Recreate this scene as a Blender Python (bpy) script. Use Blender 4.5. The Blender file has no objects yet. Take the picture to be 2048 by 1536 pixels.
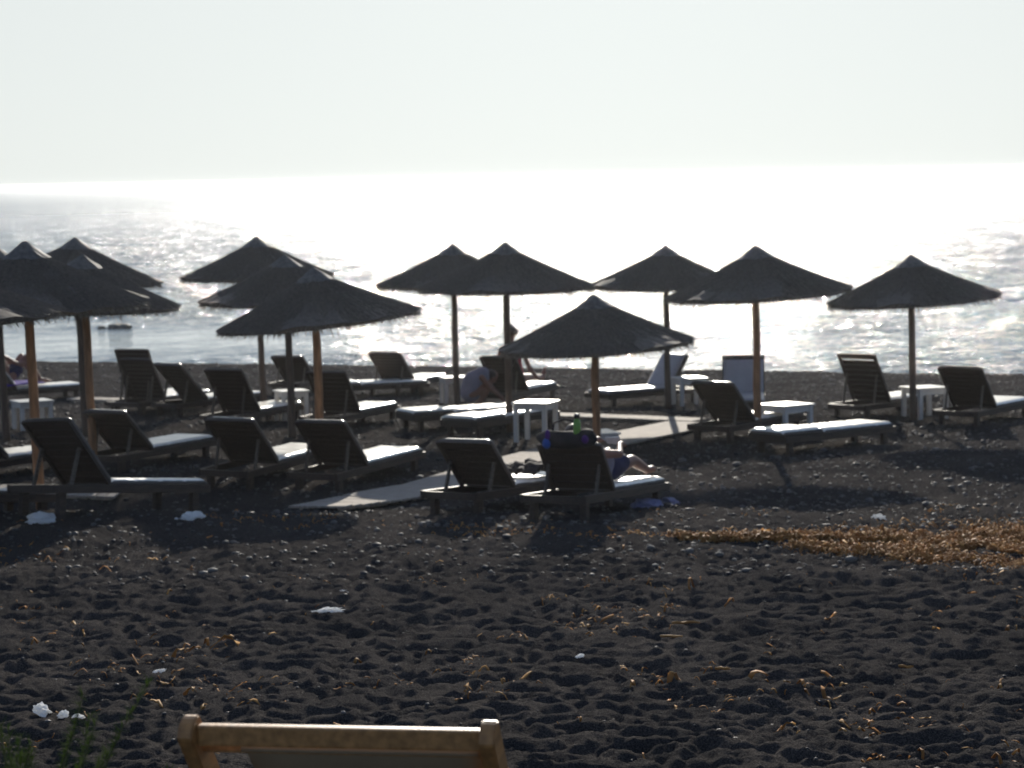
import bpy, bmesh, math, random
import numpy as np
from mathutils import Vector, Matrix, noise as mnoise
random.seed(7)
rng = np.random.default_rng(11)
SC = bpy.context.scene
COL = SC.collection
R = math.radians

# ------------------------------------------------------------------ camera, world, sun, exposure
F = 3500.0            # focal length in pixels of the 2048 px wide photograph
ZC = 4.7              # eye height above the sea
cam_d = bpy.data.cameras.new('camera'); cam = bpy.data.objects.new('camera', cam_d); COL.objects.link(cam)
cam_d.sensor_width = 36; cam_d.lens = F / 2048 * 36
cam_d.clip_start = 0.1; cam_d.clip_end = 60000
CM = Matrix.Rotation(R(90 - 6.78), 4, 'X') @ Matrix.Rotation(R(-1.12), 4, 'Z')
cam.matrix_world = Matrix.Translation((0, 0, ZC)) @ CM
cam_d.dof.use_dof = True; cam_d.dof.focus_distance = 6.5; cam_d.dof.aperture_fstop = 4.6
cam_d.dof.aperture_blades = 7
SC.camera = cam

SUN_EL, SUN_AZ = R(16.0), R(3.6)
w = bpy.data.worlds.new('World'); SC.world = w; w.use_nodes = True
nt = w.node_tree; nt.nodes.clear()
sky = nt.nodes.new('ShaderNodeTexSky'); sky.sky_type = 'NISHITA'; sky.sun_disc = False
sky.sun_elevation = SUN_EL; sky.sun_rotation = SUN_AZ
sky.air_density = 1.0; sky.dust_density = 1.2; sky.ozone_density = 3.0
bg = nt.nodes.new('ShaderNodeBackground'); bg.inputs['Strength'].default_value = 0.108
wo = nt.nodes.new('ShaderNodeOutputWorld')
# summer haze: the glow round the sun is spread into an even pale veil, the upper sky stays blue
def _mx(kind, fac, c7):
    q = nt.nodes.new('ShaderNodeMix'); q.data_type = 'RGBA'; q.blend_type = kind; q.inputs[0].default_value = fac; q.inputs[7].default_value = c7; return q
lin = _mx('MULTIPLY', 1, (.68, .74, .95, 1)); capn = _mx('DARKEN', 1, (5.35, 5.6, 5.45, 1))
gm = nt.nodes.new('ShaderNodeGamma'); gm.inputs[1].default_value = .3; hz = nt.nodes.new('ShaderNodeHueSaturation'); hz.inputs['Saturation'].default_value = .5
soft = _mx('MULTIPLY', 1, (2.0, 2.2, 2.3, 1)); mixn = _mx('MIX', .32, (0, 0, 0, 1))
nt.links.new(sky.outputs[0], lin.inputs[6]); nt.links.new(lin.outputs[2], capn.inputs[6])
nt.links.new(sky.outputs[0], gm.inputs[0]); nt.links.new(gm.outputs[0], hz.inputs['Color']); nt.links.new(hz.outputs[0], soft.inputs[6])
nt.links.new(capn.outputs[2], mixn.inputs[6]); nt.links.new(soft.outputs[2], mixn.inputs[7]); nt.links.new(mixn.outputs[2], bg.inputs[0])
nt.links.new(bg.outputs[0], wo.inputs[0])
sd = bpy.data.lights.new('sun', 'SUN'); sun = bpy.data.objects.new('sun', sd); COL.objects.link(sun)
sd.energy = 5.0; sd.angle = R(0.5); sd.color = (1.0, 0.93, 0.82)
sdir = Vector((math.sin(SUN_AZ) * math.cos(SUN_EL), math.cos(SUN_AZ) * math.cos(SUN_EL), math.sin(SUN_EL)))
sun.rotation_euler = sdir.to_track_quat('Z', 'Y').to_euler()
SC.view_settings.view_transform = 'Standard'; SC.view_settings.look = 'None'
SC.view_settings.exposure = 0.55; SC.view_settings.gamma = 1

# ------------------------------------------------------------------ numpy noise
_perm = rng.permutation(4096)
_g = rng.normal(size=(4096, 2)); _g /= np.linalg.norm(_g, axis=1, keepdims=True)
def pnoise(x, y, seed=0):
    xi = np.floor(x).astype(np.int64); yi = np.floor(y).astype(np.int64)
    xf = x - xi; yf = y - yi
    u = xf * xf * xf * (xf * (xf * 6 - 15) + 10); v = yf * yf * yf * (yf * (yf * 6 - 15) + 10)
    def h(a, b):
        k = _perm[(a + seed * 131) & 4095]; return _g[_perm[(k + b * 7 + seed) & 4095]]
    def d(a, b, fx, fy):
        g = h(a, b); return g[..., 0] * fx + g[..., 1] * fy
    n00 = d(xi, yi, xf, yf); n10 = d(xi + 1, yi, xf - 1, yf)
    n01 = d(xi, yi + 1, xf, yf - 1); n11 = d(xi + 1, yi + 1, xf - 1, yf - 1)
    return ((n00 * (1 - u) + n10 * u) * (1 - v) + (n01 * (1 - u) + n11 * u) * v) * 1.5

# ------------------------------------------------------------------ terrain (smooth part)
PY = [-20, 0, 3.6, 7.2, 10, 14, 15.3, 17, 20, 25, 30, 60]
PH = [0.6, 1.35, 1.98, 2.45, 2.72, 2.95, 3.03, 3.24, 3.36, 3.56, 3.76, 4.7]
_yy = np.linspace(-20, 60, 1601); _hh = np.interp(_yy, PY, PH)
_k = np.hanning(41); _k /= _k.sum()
_hh = np.convolve(np.pad(_hh, 20, mode='edge'), _k, mode='valid')
def H(x, y):
    x = np.asarray(x, float); y = np.asarray(y, float)
    yc = 36.5 - 0.31 * np.clip(x, -14, 14)
    h = np.interp(y, _yy, _hh)
    t = np.clip((y - 28) / (yc - 28), 0, 1); hc = 4.0
    h = np.where(y > 28, 3.68 + (hc - 3.68) * t, h)
    h = np.where(y > yc, hc + (y - yc) * 0.13, h)
    h = h + (.24 * np.exp(-((y - 17.75) / .85) ** 2) - .13 * np.exp(-((y - 15.5) / 1.1) ** 2)) / (1 + np.exp((x + 2.6) / .4))
    h = h - 0.10 * np.exp(-((x - 7.5) / 4) ** 2 - ((y - 19.5) / 2.0) ** 2)
    return h
def Z(x, y): return ZC - H(x, y)

def ray(px, py):
    d = CM.to_3x3() @ Vector(((px - 1024) / F, -(py - 768) / F, -1)); return d / d.y
def at(px, py, D):
    d = ray(px, py); return Vector((d.x * D, D, ZC + d.z * D))
def gnd(px, py, up=0.0):
    """world point of the ground (raised by up) seen at this pixel of the photograph"""
    d = ray(px, py); D = 2.0
    while D < 60:
        if ZC + d.z * D < Z(d.x * D, D) + up: break
        D += 0.02
    return Vector((d.x * D, D, float(Z(d.x * D, D))))

# ------------------------------------------------------------------ materials
def mat(name, color, rough=0.7, spec=0.5, var=0.0, vscale=8.0, bump=0.0, bscale=40.0, stretch=None, trans=0.0, sheen=0.0, color2=None, detail=6):
    m = bpy.data.materials.new(name); m.use_nodes = True; n = m.node_tree; b = n.nodes['Principled BSDF']
    b.inputs['Base Color'].default_value = (*color, 1); b.inputs['Roughness'].default_value = rough
    b.inputs['Specular IOR Level'].default_value = spec
    if sheen: b.inputs['Sheen Weight'].default_value = sheen
    tc = n.nodes.new('ShaderNodeTexCoord'); mp = n.nodes.new('ShaderNodeMapping')
    n.links.new(tc.outputs['Object'], mp.inputs[0])
    if stretch: mp.inputs['Scale'].default_value = stretch
    if var or color2:
        t = n.nodes.new('ShaderNodeTexNoise'); t.inputs['Scale'].default_value = vscale; t.inputs['Detail'].default_value = detail
        n.links.new(mp.outputs[0], t.inputs[0])
        cr = n.nodes.new('ShaderNodeValToRGB')
        c2 = color2 or tuple(min(1, c * (1 + var)) for c in color)
        c1 = color if color2 else tuple(c * (1 - var) for c in color)
        cr.color_ramp.elements[0].position = 0.35; cr.color_ramp.elements[1].position = 0.68
        cr.color_ramp.elements[0].color = (*c1, 1); cr.color_ramp.elements[1].color = (*c2, 1)
        n.links.new(t.outputs[0], cr.inputs[0]); n.links.new(cr.outputs[0], b.inputs['Base Color'])
    if bump:
        t = n.nodes.new('ShaderNodeTexNoise'); t.inputs['Scale'].default_value = bscale; t.inputs['Detail'].default_value = 5
        n.links.new(mp.outputs[0], t.inputs[0])
        bp = n.nodes.new('ShaderNodeBump'); bp.inputs['Strength'].default_value = 1; bp.inputs['Distance'].default_value = bump
        n.links.new(t.outputs[0], bp.inputs['Height']); n.links.new(bp.outputs[0], b.inputs['Normal'])
    if trans:
        tr = n.nodes.new('ShaderNodeBsdfTranslucent'); tr.inputs[0].default_value = (*color, 1)
        mx = n.nodes.new('ShaderNodeMixShader'); mx.inputs[0].default_value = trans
        out = n.nodes['Material Output']
        n.links.new(b.outputs[0], mx.inputs[1]); n.links.new(tr.outputs[0], mx.inputs[2]); n.links.new(mx.outputs[0], out.inputs[0])
    return m
M = dict(
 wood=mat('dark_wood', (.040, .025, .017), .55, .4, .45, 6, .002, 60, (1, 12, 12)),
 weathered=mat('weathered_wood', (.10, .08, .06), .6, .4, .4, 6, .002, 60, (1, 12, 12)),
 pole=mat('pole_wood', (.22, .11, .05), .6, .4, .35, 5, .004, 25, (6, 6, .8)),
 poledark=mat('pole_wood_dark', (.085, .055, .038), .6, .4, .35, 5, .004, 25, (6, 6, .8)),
 mattress=mat('mattress_fabric', (.82, .775, .68), .26, .9, .06, 5, .0015, 14),
 shademat=mat('shaded_mattress_fabric', (.30, .285, .30), .45, .5, .08, 5, .003, 14),  # darker copy of the white mattress fabric, its shade put into the colour
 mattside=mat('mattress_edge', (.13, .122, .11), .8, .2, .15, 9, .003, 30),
 white=mat('white_paint', (.50, .485, .46), .35, .5, .06, 12, .0006, 60),
 thatch=mat('thatch', (.142, .120, .098), .85, .2, .22, 30, .002, 90, None, .12),
 thatch2=mat('thatch_tips', (.21, .18, .14), .8, .25, .5, 20, 0, 60, None, .3),
 cap=mat('thatch_cap', (.105, .096, .086), .75, .3, .3, 20, .006, 50),
 board=mat('boardwalk', (.36, .315, .265), .85, .1, .25, 7, .002, 40, (1, 8, 1)),
 pine=mat('pine_wood', (.34, .165, .055), .45, .4, .28, 5, .001, 40, (1, 9, 9)),
 canvas=mat('cream_canvas', (.33, .25, .16), .8, .2, .06, 10, .001, 300),
 skin=mat('skin', (.20, .095, .065), .5, .4, .1, 6),
 hair=mat('hair', (.05, .03, .02), .5, .5, .4, 30, .004, 80),
 red=mat('red_cloth', (.30, .03, .05), .8, .2, .2, 8, .003, 20),
 lilac=mat('lilac_cloth', (.22, .21, .27), .85, .2, .12, 6, .004, 14),
 navy=mat('navy_cloth', (.03, .03, .07), .8, .2, .3, 10, .004, 20),
 purple=mat('purple_towel', (.06, .03, .25), .9, .1, .25, 9, .004, 40),
 darkcloth=mat('dark_cloth', (.02, .018, .02), .85, .2, .4, 12, .006, 18),
 lime=mat('lime_plastic', (.12, .26, .03), .35, .5),
 black=mat('black_plastic', (.012, .012, .012), .25, .5),
 violet=mat('violet_patch', (.07, .02, .14), .7, .3),
 blue=mat('blue_patch', (.03, .08, .30), .7, .3),
 shoe=mat('lilac_blue_cloth', (.16, .17, .29), .7, .3, .2, 10, .003, 30),
 plastic=mat('thin_white_plastic', (.88, .89, .88), .22, .6, .05, 10, .004, 40, None, .55),
 paper=mat('white_paper', (.86, .86, .84), .8, .2, .08, 20, .003, 60, None, .45),
 weed=mat('dry_seaweed', (.30, .13, .030), .75, .3, .5, 5, 0, 40, None, .15),
 weed2=mat('pale_seaweed', (.38, .20, .055), .75, .3, .4, 9, 0, 40, None, .15),
 stone=mat('pebble', (.026, .026, .029), .7, .3, 0, 2.3, .004, 40, None, 0, 0, (.13, .125, .118)),
 rock=mat('rock', (.035, .04, .035), .6, .5, .4, 3, .03, 8),
 leaf=mat('tamarisk_leaf', (.04, .065, .014), .95, .0, .35, 6, 0, 40, None, .3),
 stem=mat('plant_stem', (.10, .09, .05), .8, .2, .2, 6),
 bird=mat('bird_grey', (.2, .2, .2), .8, .2),
 hull=mat('boat_hull', (.3, .3, .32), .5, .4),
)

# ------------------------------------------------------------------ mesh helpers
def smooth(o):
    for p in o.data.polygons: p.use_smooth = True
def obj(name, bm, m, parent=None, sm=False):
    me = bpy.data.meshes.new(name); bm.to_mesh(me); bm.free()
    o = bpy.data.objects.new(name, me); COL.objects.link(o)
    if m: me.materials.append(m)
    if parent: o.parent = parent
    if sm: smooth(o)
    return o
def pyobj(name, verts, faces, m, parent=None, sm=False):
    me = bpy.data.meshes.new(name); me.from_pydata(verts, [], faces); me.update()
    o = bpy.data.objects.new(name, me); COL.objects.link(o)
    if m: me.materials.append(m)
    if parent: o.parent = parent
    if sm: smooth(o)
    return o
def tag(o, label, cat, group=None, kind=None):
    o['label'] = label; o['category'] = cat
    if group: o['group'] = group
    if kind: o['kind'] = kind
    return o
def struct(o): o['kind'] = 'structure'; return o
def thing(name, label, cat, loc=(0, 0, 0), group=None, mat4=None):
    o = bpy.data.objects.new(name, None); COL.objects.link(o); o.empty_display_size = .2
    if mat4 is not None: o.matrix_world = mat4
    else: o.location = loc
    return tag(o, label, cat, group)
def box(bm, c, s, rot=None, bev=0.0):
    """box of size s centred at c"""
    t = bmesh.new(); bmesh.ops.create_cube(t, size=1)
    for v in t.verts: v.co = Vector((v.co.x * s[0], v.co.y * s[1], v.co.z * s[2]))
    if bev: bmesh.ops.bevel(t, geom=t.edges[:], offset=bev, segments=2, affect='EDGES', profile=.7)
    mm = Matrix.Translation(c) @ (rot.to_4x4() if rot else Matrix())
    t.transform(mm)
    me = bpy.data.meshes.new('t'); t.to_mesh(me); t.free(); bm.from_mesh(me); bpy.data.meshes.remove(me)
def bar(bm, a, b, wdt, th, bev=0.004):
    a, b = Vector(a), Vector(b); d = b - a
    q = d.to_track_quat('X', 'Z').to_matrix()
    box(bm, (a + b) / 2, (d.length, wdt, th), q, bev)
def tube(bm, pts, radii, seg=10, wob=0.0, caps=True):
    rings = []
    pts = [Vector(p) for p in pts]
    for i, p in enumerate(pts):
        d = (pts[min(i + 1, len(pts) - 1)] - pts[max(i - 1, 0)]).normalized()
        if i == 0: ref = Vector((1, 0, 0)) if abs(d.x) < .8 else Vector((0, 1, 0))
        s_ = (ref - d * ref.dot(d)).normalized(); ref = s_; q = Matrix((s_, d.cross(s_), d)).transposed()
        r = radii[i] if hasattr(radii, '__len__') else radii
        rings.append([bm.verts.new(p + q @ Vector((math.cos(a) * r * (1 + random.uniform(-wob, wob)), math.sin(a) * r * (1 + random.uniform(-wob, wob)), 0)))
                      for a in [2 * math.pi * k / seg for k in range(seg)]])
    for i in range(len(rings) - 1):
        for k in range(seg):
            bm.faces.new((rings[i][k], rings[i][(k + 1) % seg], rings[i + 1][(k + 1) % seg], rings[i + 1][k]))
    if caps:
        bm.faces.new(rings[0][::-1]); bm.faces.new(rings[-1])
def ball(bm, c, r, sub=2, rot=None):
    r = (r, r, r) if not hasattr(r, '__len__') else r
    mm = Matrix.Translation(c) @ (rot.to_4x4() if rot else Matrix()) @ Matrix.Diagonal((*r, 1))
    bmesh.ops.create_icosphere(bm, subdivisions=sub, radius=1, matrix=mm)
def cap_tube(bm, a, b, ra, rb):
    a, b = Vector(a), Vector(b)
    tube(bm, [a, b], [ra, rb], 12); ball(bm, a, ra * .995); ball(bm, b, rb * .995)
def copy_tree(o, parent=None):
    c = o.copy(); COL.objects.link(c); c.parent = parent
    for ch in o.children: copy_tree(ch, c)
    return c

# ------------------------------------------------------------------ ground: black volcanic sand
def sand_bumps(x, y):
    """footprints and wind scoops trodden in loose coarse sand"""
    wx = x + .10 * pnoise(x * 2.1, y * 2.1, 3); wy = y + .10 * pnoise(x * 2.1, y * 2.1, 4)
    a = pnoise(wx * 4.6, wy * 7.0, 1)
    b = pnoise(wx * 9.6, wy * 13.0, 2)
    c = pnoise(x * 19, y * 24, 5); e = pnoise(x * 1.1, y * 1.3, 6)
    d = pnoise(x * 42, y * 42, 9)
    pits = -np.clip(-a - .08, 0, 1) * .062 + np.clip(a, 0, 1) * .020
    pits2 = -np.clip(-b - .05, 0, 1) * .042 + np.clip(b, 0, 1) * .020
    amp = np.where(y < 12, 1.0, np.clip(1 - (y - 12) / 5, .30, 1))
    far = np.clip((y - 11) / 5, 0, 1)
    return (pits + pits2) * amp + c * (.012 + .010 * far) + d * (.005 + .012 * far) + e * .03
def build_ground():
    ys = [-14, -8, -4, -1, .5, 1.8, 2.8]
    y = 3.4
    while y < 45: ys.append(y); y *= 1.0036
    ys += [46, 50, 60]
    ys = np.array(ys)
    t = np.concatenate([[-60, -20, -8, -4, -2.2, -1.3, -.85, -.6], np.linspace(-.46, .46, 820), [.6, .85, 1.3, 2.2, 4, 8, 20, 60]])
    Y, T = np.meshgrid(ys, t, indexing='ij')
    X = (np.maximum(Y, 1) + 3.0) * T
    zz = Z(X, Y) + sand_bumps(X, Y)
    ny, nx = Y.shape
    v = np.stack([X, Y, zz], -1).reshape(-1, 3)
    i = np.arange(ny * nx).reshape(ny, nx)
    f = np.stack([i[:-1, :-1], i[:-1, 1:], i[1:, 1:], i[1:, :-1]], -1).reshape(-1, 4)
    me = bpy.data.meshes.new('sand_ground')
    me.vertices.add(len(v)); me.vertices.foreach_set('co', v.ravel())
    me.loops.add(f.size); me.loops.foreach_set('vertex_index', f.ravel())
    me.polygons.add(len(f)); me.polygons.foreach_set('loop_start', np.arange(0, f.size, 4)); me.polygons.foreach_set('loop_total', np.full(len(f), 4))
    me.update(); me.validate()
    me.polygons.foreach_set('use_smooth', np.ones(len(f), bool))
    o = bpy.data.objects.new('ground', me); COL.objects.link(o)
    m = bpy.data.materials.new('black_sand'); m.use_nodes = True; n = m.node_tree; b = n.nodes['Principled BSDF']
    tc = n.nodes.new('ShaderNodeTexCoord')
    def noise(scale, detail=4, rough=.6):
        q = n.nodes.new('ShaderNodeTexNoise'); q.inputs['Scale'].default_value = scale; q.inputs['Detail'].default_value = detail
        q.inputs['Roughness'].default_value = rough; n.links.new(tc.outputs['Object'], q.inputs[0]); return q
    a = noise(1.3); g = noise(110, 3, .8)
    r1 = n.nodes.new('ShaderNodeValToRGB'); r1.color_ramp.elements[0].color = (.039, .0375, .038, 1); r1.color_ramp.elements[1].color = (.061, .057, .056, 1)
    r1.color_ramp.elements[0].position = .35; r1.color_ramp.elements[1].position = .7
    n.links.new(a.outputs[0], r1.inputs[0])
    r2 = n.nodes.new('ShaderNodeValToRGB'); r2.color_ramp.elements[0].position = .40; r2.color_ramp.elements[1].position = .78
    r2.color_ramp.elements[0].color = (.55, .55, .55, 1); r2.color_ramp.elements[1].color = (2.6, 2.5, 2.3, 1)
    n.links.new(g.outputs[0], r2.inputs[0])
    mx = n.nodes.new('ShaderNodeMix'); mx.data_type = 'RGBA'; mx.blend_type = 'MULTIPLY'; mx.inputs[0].default_value = 1
    n.links.new(r1.outputs[0], mx.inputs[6]); n.links.new(r2.outputs[0], mx.inputs[7]); n.links.new(mx.outputs[2], b.inputs['Base Color'])
    b.inputs['Roughness'].default_value = .85; b.inputs['Specular IOR Level'].default_value = .0
    bn = noise(60, 5, .75); bp = n.nodes.new('ShaderNodeBump'); bp.inputs['Distance'].default_value = .024; bp.inputs['Strength'].default_value = .9
    n.links.new(bn.outputs[0], bp.inputs['Height']); n.links.new(bp.outputs[0], b.inputs['Normal'])
    me.materials.append(m); struct(o)
build_ground()

# ------------------------------------------------------------------ sea
def build_sea():
    ys = []
    y = 36.0
    while y < 260: ys.append(y); y += .12 + (y - 36) * .0075
    while y < 30000: ys.append(y); y *= 1.12
    ys = np.array(ys)
    t = np.concatenate([[-40, -10, -3, -1.4, -.8], np.linspace(-.5, .5, 560), [.8, 1.4, 3, 10, 40]])
    Y, T = np.meshgrid(ys, t, indexing='ij'); X = Y * T
    fade = np.clip((260 - Y) / 120, 0, 1)
    calm = np.exp(-((X + 13) / 9) ** 4) * np.exp(-((Y - 52) / 6.5) ** 4)   # lee of the rocks
    z = (pnoise(X * .55, Y * .9, 21) * .07 + pnoise(X * 1.5, Y * 2.2, 22) * .035 + pnoise(X * .12, Y * .25, 23) * .10) * fade * (1 - .85 * calm)
    ny, nx = Y.shape
    v = np.stack([X, Y, z], -1).reshape(-1, 3); i = np.arange(ny * nx).reshape(ny, nx)
    f = np.stack([i[:-1, :-1], i[:-1, 1:], i[1:, 1:], i[1:, :-1]], -1).reshape(-1, 4)
    me = bpy.data.meshes.new('sea')
    me.vertices.add(len(v)); me.vertices.foreach_set('co', v.ravel())
    me.loops.add(f.size); me.loops.foreach_set('vertex_index', f.ravel())
    me.polygons.add(len(f)); me.polygons.foreach_set('loop_start', np.arange(0, f.size, 4)); me.polygons.foreach_set('loop_total', np.full(len(f), 4))
    me.update(); me.validate(); me.polygons.foreach_set('use_smooth', np.ones(len(f), bool))
    ca = me.attributes.new('calm', 'FLOAT', 'POINT'); ca.data.foreach_set('value', calm.ravel().astype(np.float32))
    o = bpy.data.objects.new('sea', me); COL.objects.link(o)
    m = bpy.data.materials.new('sea_water'); m.use_nodes = True; n = m.node_tree; b = n.nodes['Principled BSDF']
    b.inputs['Base Color'].default_value = (.075, .15, .21, 1); b.inputs['Roughness'].default_value = .10
    gp = n.nodes.new('ShaderNodeNewGeometry'); ln = n.nodes.new('ShaderNodeVectorMath'); ln.operation = 'LENGTH'; n.links.new(gp.outputs['Position'], ln.inputs[0])
    mr = n.nodes.new('ShaderNodeMapRange'); mr.inputs[1].default_value = 50; mr.inputs[2].default_value = 420; mr.inputs[3].default_value = .05; mr.inputs[4].default_value = .40
    n.links.new(ln.outputs['Value'], mr.inputs[0]); n.links.new(mr.outputs[0], b.inputs['Roughness'])   # waves too small to resolve far out
    b.inputs['Coat Weight'].default_value = .10; b.inputs['Coat Roughness'].default_value = .6; b.inputs['Coat IOR'].default_value = 1.33   # capillary ripples
    b.inputs['IOR'].default_value = 1.33; b.inputs['Specular IOR Level'].default_value = .5
    tc = n.nodes.new('ShaderNodeTexCoord'); at_ = n.nodes.new('ShaderNodeAttribute'); at_.attribute_name = 'calm'
    def noise(sc, detail, stretch=(1, 1.6, 1)):
        mp = n.nodes.new('ShaderNodeMapping'); mp.inputs['Scale'].default_value = stretch; n.links.new(tc.outputs['Object'], mp.inputs[0])
        q = n.nodes.new('ShaderNodeTexNoise'); q.inputs['Scale'].default_value = sc; q.inputs['Detail'].default_value = detail
        q.inputs['Roughness'].default_value = .55; n.links.new(mp.outputs[0], q.inputs[0]); return q
    a = noise(4.4, 2); c = noise(.9, 3)
    ms = n.nodes.new('ShaderNodeMath'); ms.operation = 'MULTIPLY_ADD'; ms.inputs[1].default_value = -.85; ms.inputs[2].default_value = 1
    n.links.new(at_.outputs['Fac'], ms.inputs[0])
    b1 = n.nodes.new('ShaderNodeBump'); b1.inputs['Distance'].default_value = .26; n.links.new(a.outputs[0], b1.inputs['Height']); n.links.new(ms.outputs[0], b1.inputs['Strength'])
    b2 = n.nodes.new('ShaderNodeBump'); b2.inputs['Distance'].default_value = .50; n.links.new(c.outputs[0], b2.inputs['Height']); n.links.new(ms.outputs[0], b2.inputs['Strength'])
    e = noise(.15, 4, (1, 1.3, 1)); b3 = n.nodes.new('ShaderNodeBump'); b3.inputs['Distance'].default_value = 2.6; n.links.new(e.outputs[0], b3.inputs['Height']); n.links.new(ms.outputs[0], b3.inputs['Strength'])
    n.links.new(b1.outputs[0], b2.inputs['Normal']); n.links.new(b2.outputs[0], b3.inputs['Normal']); n.links.new(b3.outputs[0], b.inputs['Normal'])
    me.materials.append(m); struct(o)
build_sea()

# ------------------------------------------------------------------ thatched parasols
def make_parasol(idx, apexpx, D, r, label, tilt=0.0, tiltdir=0.0, rise=.55, pr=.048, pm='pole', seed=0, lean=None):
    random.seed(100 + seed)
    A = at(*apexpx, D); gz = float(Z(A.x, A.y)); h = A.z - gz
    t = thing('straw_parasol', label, 'parasol', (A.x, A.y, gz - .02), 'straw parasols standing in rows on the beach')
    lx = lean if lean is not None else 0
    # pole, slightly crooked
    bm = bmesh.new(); n = 9
    pts = [(lx * (1 - k / n) + random.uniform(-.006, .006), random.uniform(-.006, .006), -.15 + (h - .05) * k / n + .15 * k / n) for k in range(n + 1)]
    tube(bm, pts, [pr * (1.08 - .16 * k / n) for k in range(n + 1)], 12, .05)
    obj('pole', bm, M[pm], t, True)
    cm = Matrix.Translation((0, 0, h)) @ Matrix.Rotation(tilt, 4, Vector((math.cos(tiltdir), math.sin(tiltdir), 0)))
    # canopy body: overlapping straw courses
    S, K = 120, 14; bm = bmesh.new(); rings = []
    jag = [random.uniform(-1, 1) for _ in range(S)]
    ph_ = [random.uniform(0, 6.28) for _ in range(4)]
    def sag(a): return .012 * math.sin(3 * a + ph_[0]) + .010 * math.sin(7 * a + ph_[1]) + .008 * math.sin(13 * a + ph_[2])
    def prof(u): return -rise * (u ** 1.0) * (1.06 - .06 * u) - .012 * math.sin(u * math.pi) 
    for k in range(K + 1):
        u = k / K; ring = []
        step = .005 * ((k % 3) == 0)
        for s in range(S):
            a = 2 * math.pi * s / S
            rr = r * u + (jag[s] * .022 if k == K else random.uniform(-.004, .004)) + .012 + sag(a) * u ** 3
            ring.append(bm.verts.new((math.cos(a) * rr, math.sin(a) * rr, prof(u) + step - 1.3 * sag(a * 1.0 + 1) * u ** 4 + random.uniform(-.004, .004) * min(1, u * 3))))
        rings.append(ring)
    for k in range(K):
        for s in range(S): bm.faces.new((rings[k][s], rings[k + 1][s], rings[k + 1][(s + 1) % S], rings[k][(s + 1) % S]))
    under = []
    for k in range(K, -1, -3):
        u = k / K
        under.append([bm.verts.new((math.cos(2 * math.pi * s / S) * (r * u * .985 + .005), math.sin(2 * math.pi * s / S) * (r * u * .985 + .005), prof(u) - .034 * min(1, .3 + u))) for s in range(S)])
    for s in range(S): bm.faces.new((rings[K][(s + 1) % S], rings[K][s], under[0][s], under[0][(s + 1) % S]))
    for k in range(len(under) - 1):
        for s in range(S): bm.faces.new((under[k][(s + 1) % S], under[k][s], under[k + 1][s], under[k + 1][(s + 1) % S]))
    # loose reeds over the surface
    for _ in range(3200):
        a = random.uniform(0, 2 * math.pi); u0 = random.uniform(.05, .95); L = random.uniform(.10, .32) / r
        u1 = min(u0 + L, 1.0 + random.uniform(.0, .045)); da = random.uniform(-.06, .06)
        wd = random.uniform(.002, .005); lift = random.uniform(.002, .014)
        ps = []
        for u, aa, lf in ((u0, a, lift * .3), (u1, a + da, lift)):
            rr = r * u; z = prof(u) + lf + .006
            ps += [Vector((math.cos(aa) * rr - math.sin(aa) * wd, math.sin(aa) * rr + math.cos(aa) * wd, z)),
                   Vector((math.cos(aa) * rr + math.sin(aa) * wd, math.sin(aa) * rr - math.cos(aa) * wd, z))]
        v = [bm.verts.new(p) for p in ps]; top = bm.verts.new((ps[0] + ps[1]) / 2 + Vector((0, 0, .006))); top2 = bm.verts.new((ps[2] + ps[3]) / 2 + Vector((0, 0, .006)))
        bm.faces.new((v[0], v[2], top2, top)); bm.faces.new((top, top2, v[3], v[1])); bm.faces.new((v[1], v[3], v[2], v[0]))
    bm.transform(cm); can = obj('canopy', bm, M['thatch'], t)
    # fringe
    bm = bmesh.new()
    for _ in range(1300):
        a = random.uniform(0, 2 * math.pi); L = random.uniform(.03, .11) * (1.7 if random.random() < .06 else 1); wd = random.uniform(.003, .008)
        rr = r * random.uniform(.955, .995); z0 = prof(1) - random.uniform(-.01, .035)
        o0 = Vector((math.cos(a) * rr, math.sin(a) * rr, z0)); tg = Vector((-math.sin(a), math.cos(a), 0)) * wd
        out = Vector((math.cos(a), math.sin(a), 0)); tip = o0 + out * L * random.uniform(.35, .8) + Vector((0, 0, -L * random.uniform(.3, .9))) + tg * random.uniform(-3, 3)
        p = [bm.verts.new(q) for q in (o0 + tg, o0 - tg, o0 + Vector((0, 0, .01)), tip)]
        bm.faces.new((p[0], p[1], p[3])); bm.faces.new((p[1], p[2], p[3])); bm.faces.new((p[2], p[0], p[3]))
    bm.transform(cm); obj('fringe', bm, M['thatch2'], can)
    # bound cap on the apex
    bm = bmesh.new(); ringz = [(0.012, .045), (.035, .028), (.10, -.02), (.19, -.085), (.235, -.118)]; rg = []
    for rr, z in ringz:
        rg.append([bm.verts.new((math.cos(2 * math.pi * s / 28) * rr * random.uniform(.95, 1.05), math.sin(2 * math.pi * s / 28) * rr * random.uniform(.95, 1.05), z + random.uniform(-.005, .005) + .012)) for s in range(28)])
    for k in range(len(rg) - 1):
        for s in range(28): bm.faces.new((rg[k][s], rg[k + 1][s], rg[k + 1][(s + 1) % 28], rg[k][(s + 1) % 28]))
    bm.faces.new(rg[0]); bm.faces.new(rg[-1][::-1])
    bm.transform(cm); obj('cap', bm, M['cap'], t)
    # ribs below
    for k in range(6):
        bm = bmesh.new(); a = 2 * math.pi * k / 6 + .3
        tube(bm, [(math.cos(a) * .04, math.sin(a) * .04, -.14), (math.cos(a) * r * .93, math.sin(a) * r * .93, prof(.93) - .085)], [.016, .012], 7)
        bm.transform(cm); obj('rib', bm, M['poledark'], t, True)
    return t
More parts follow.
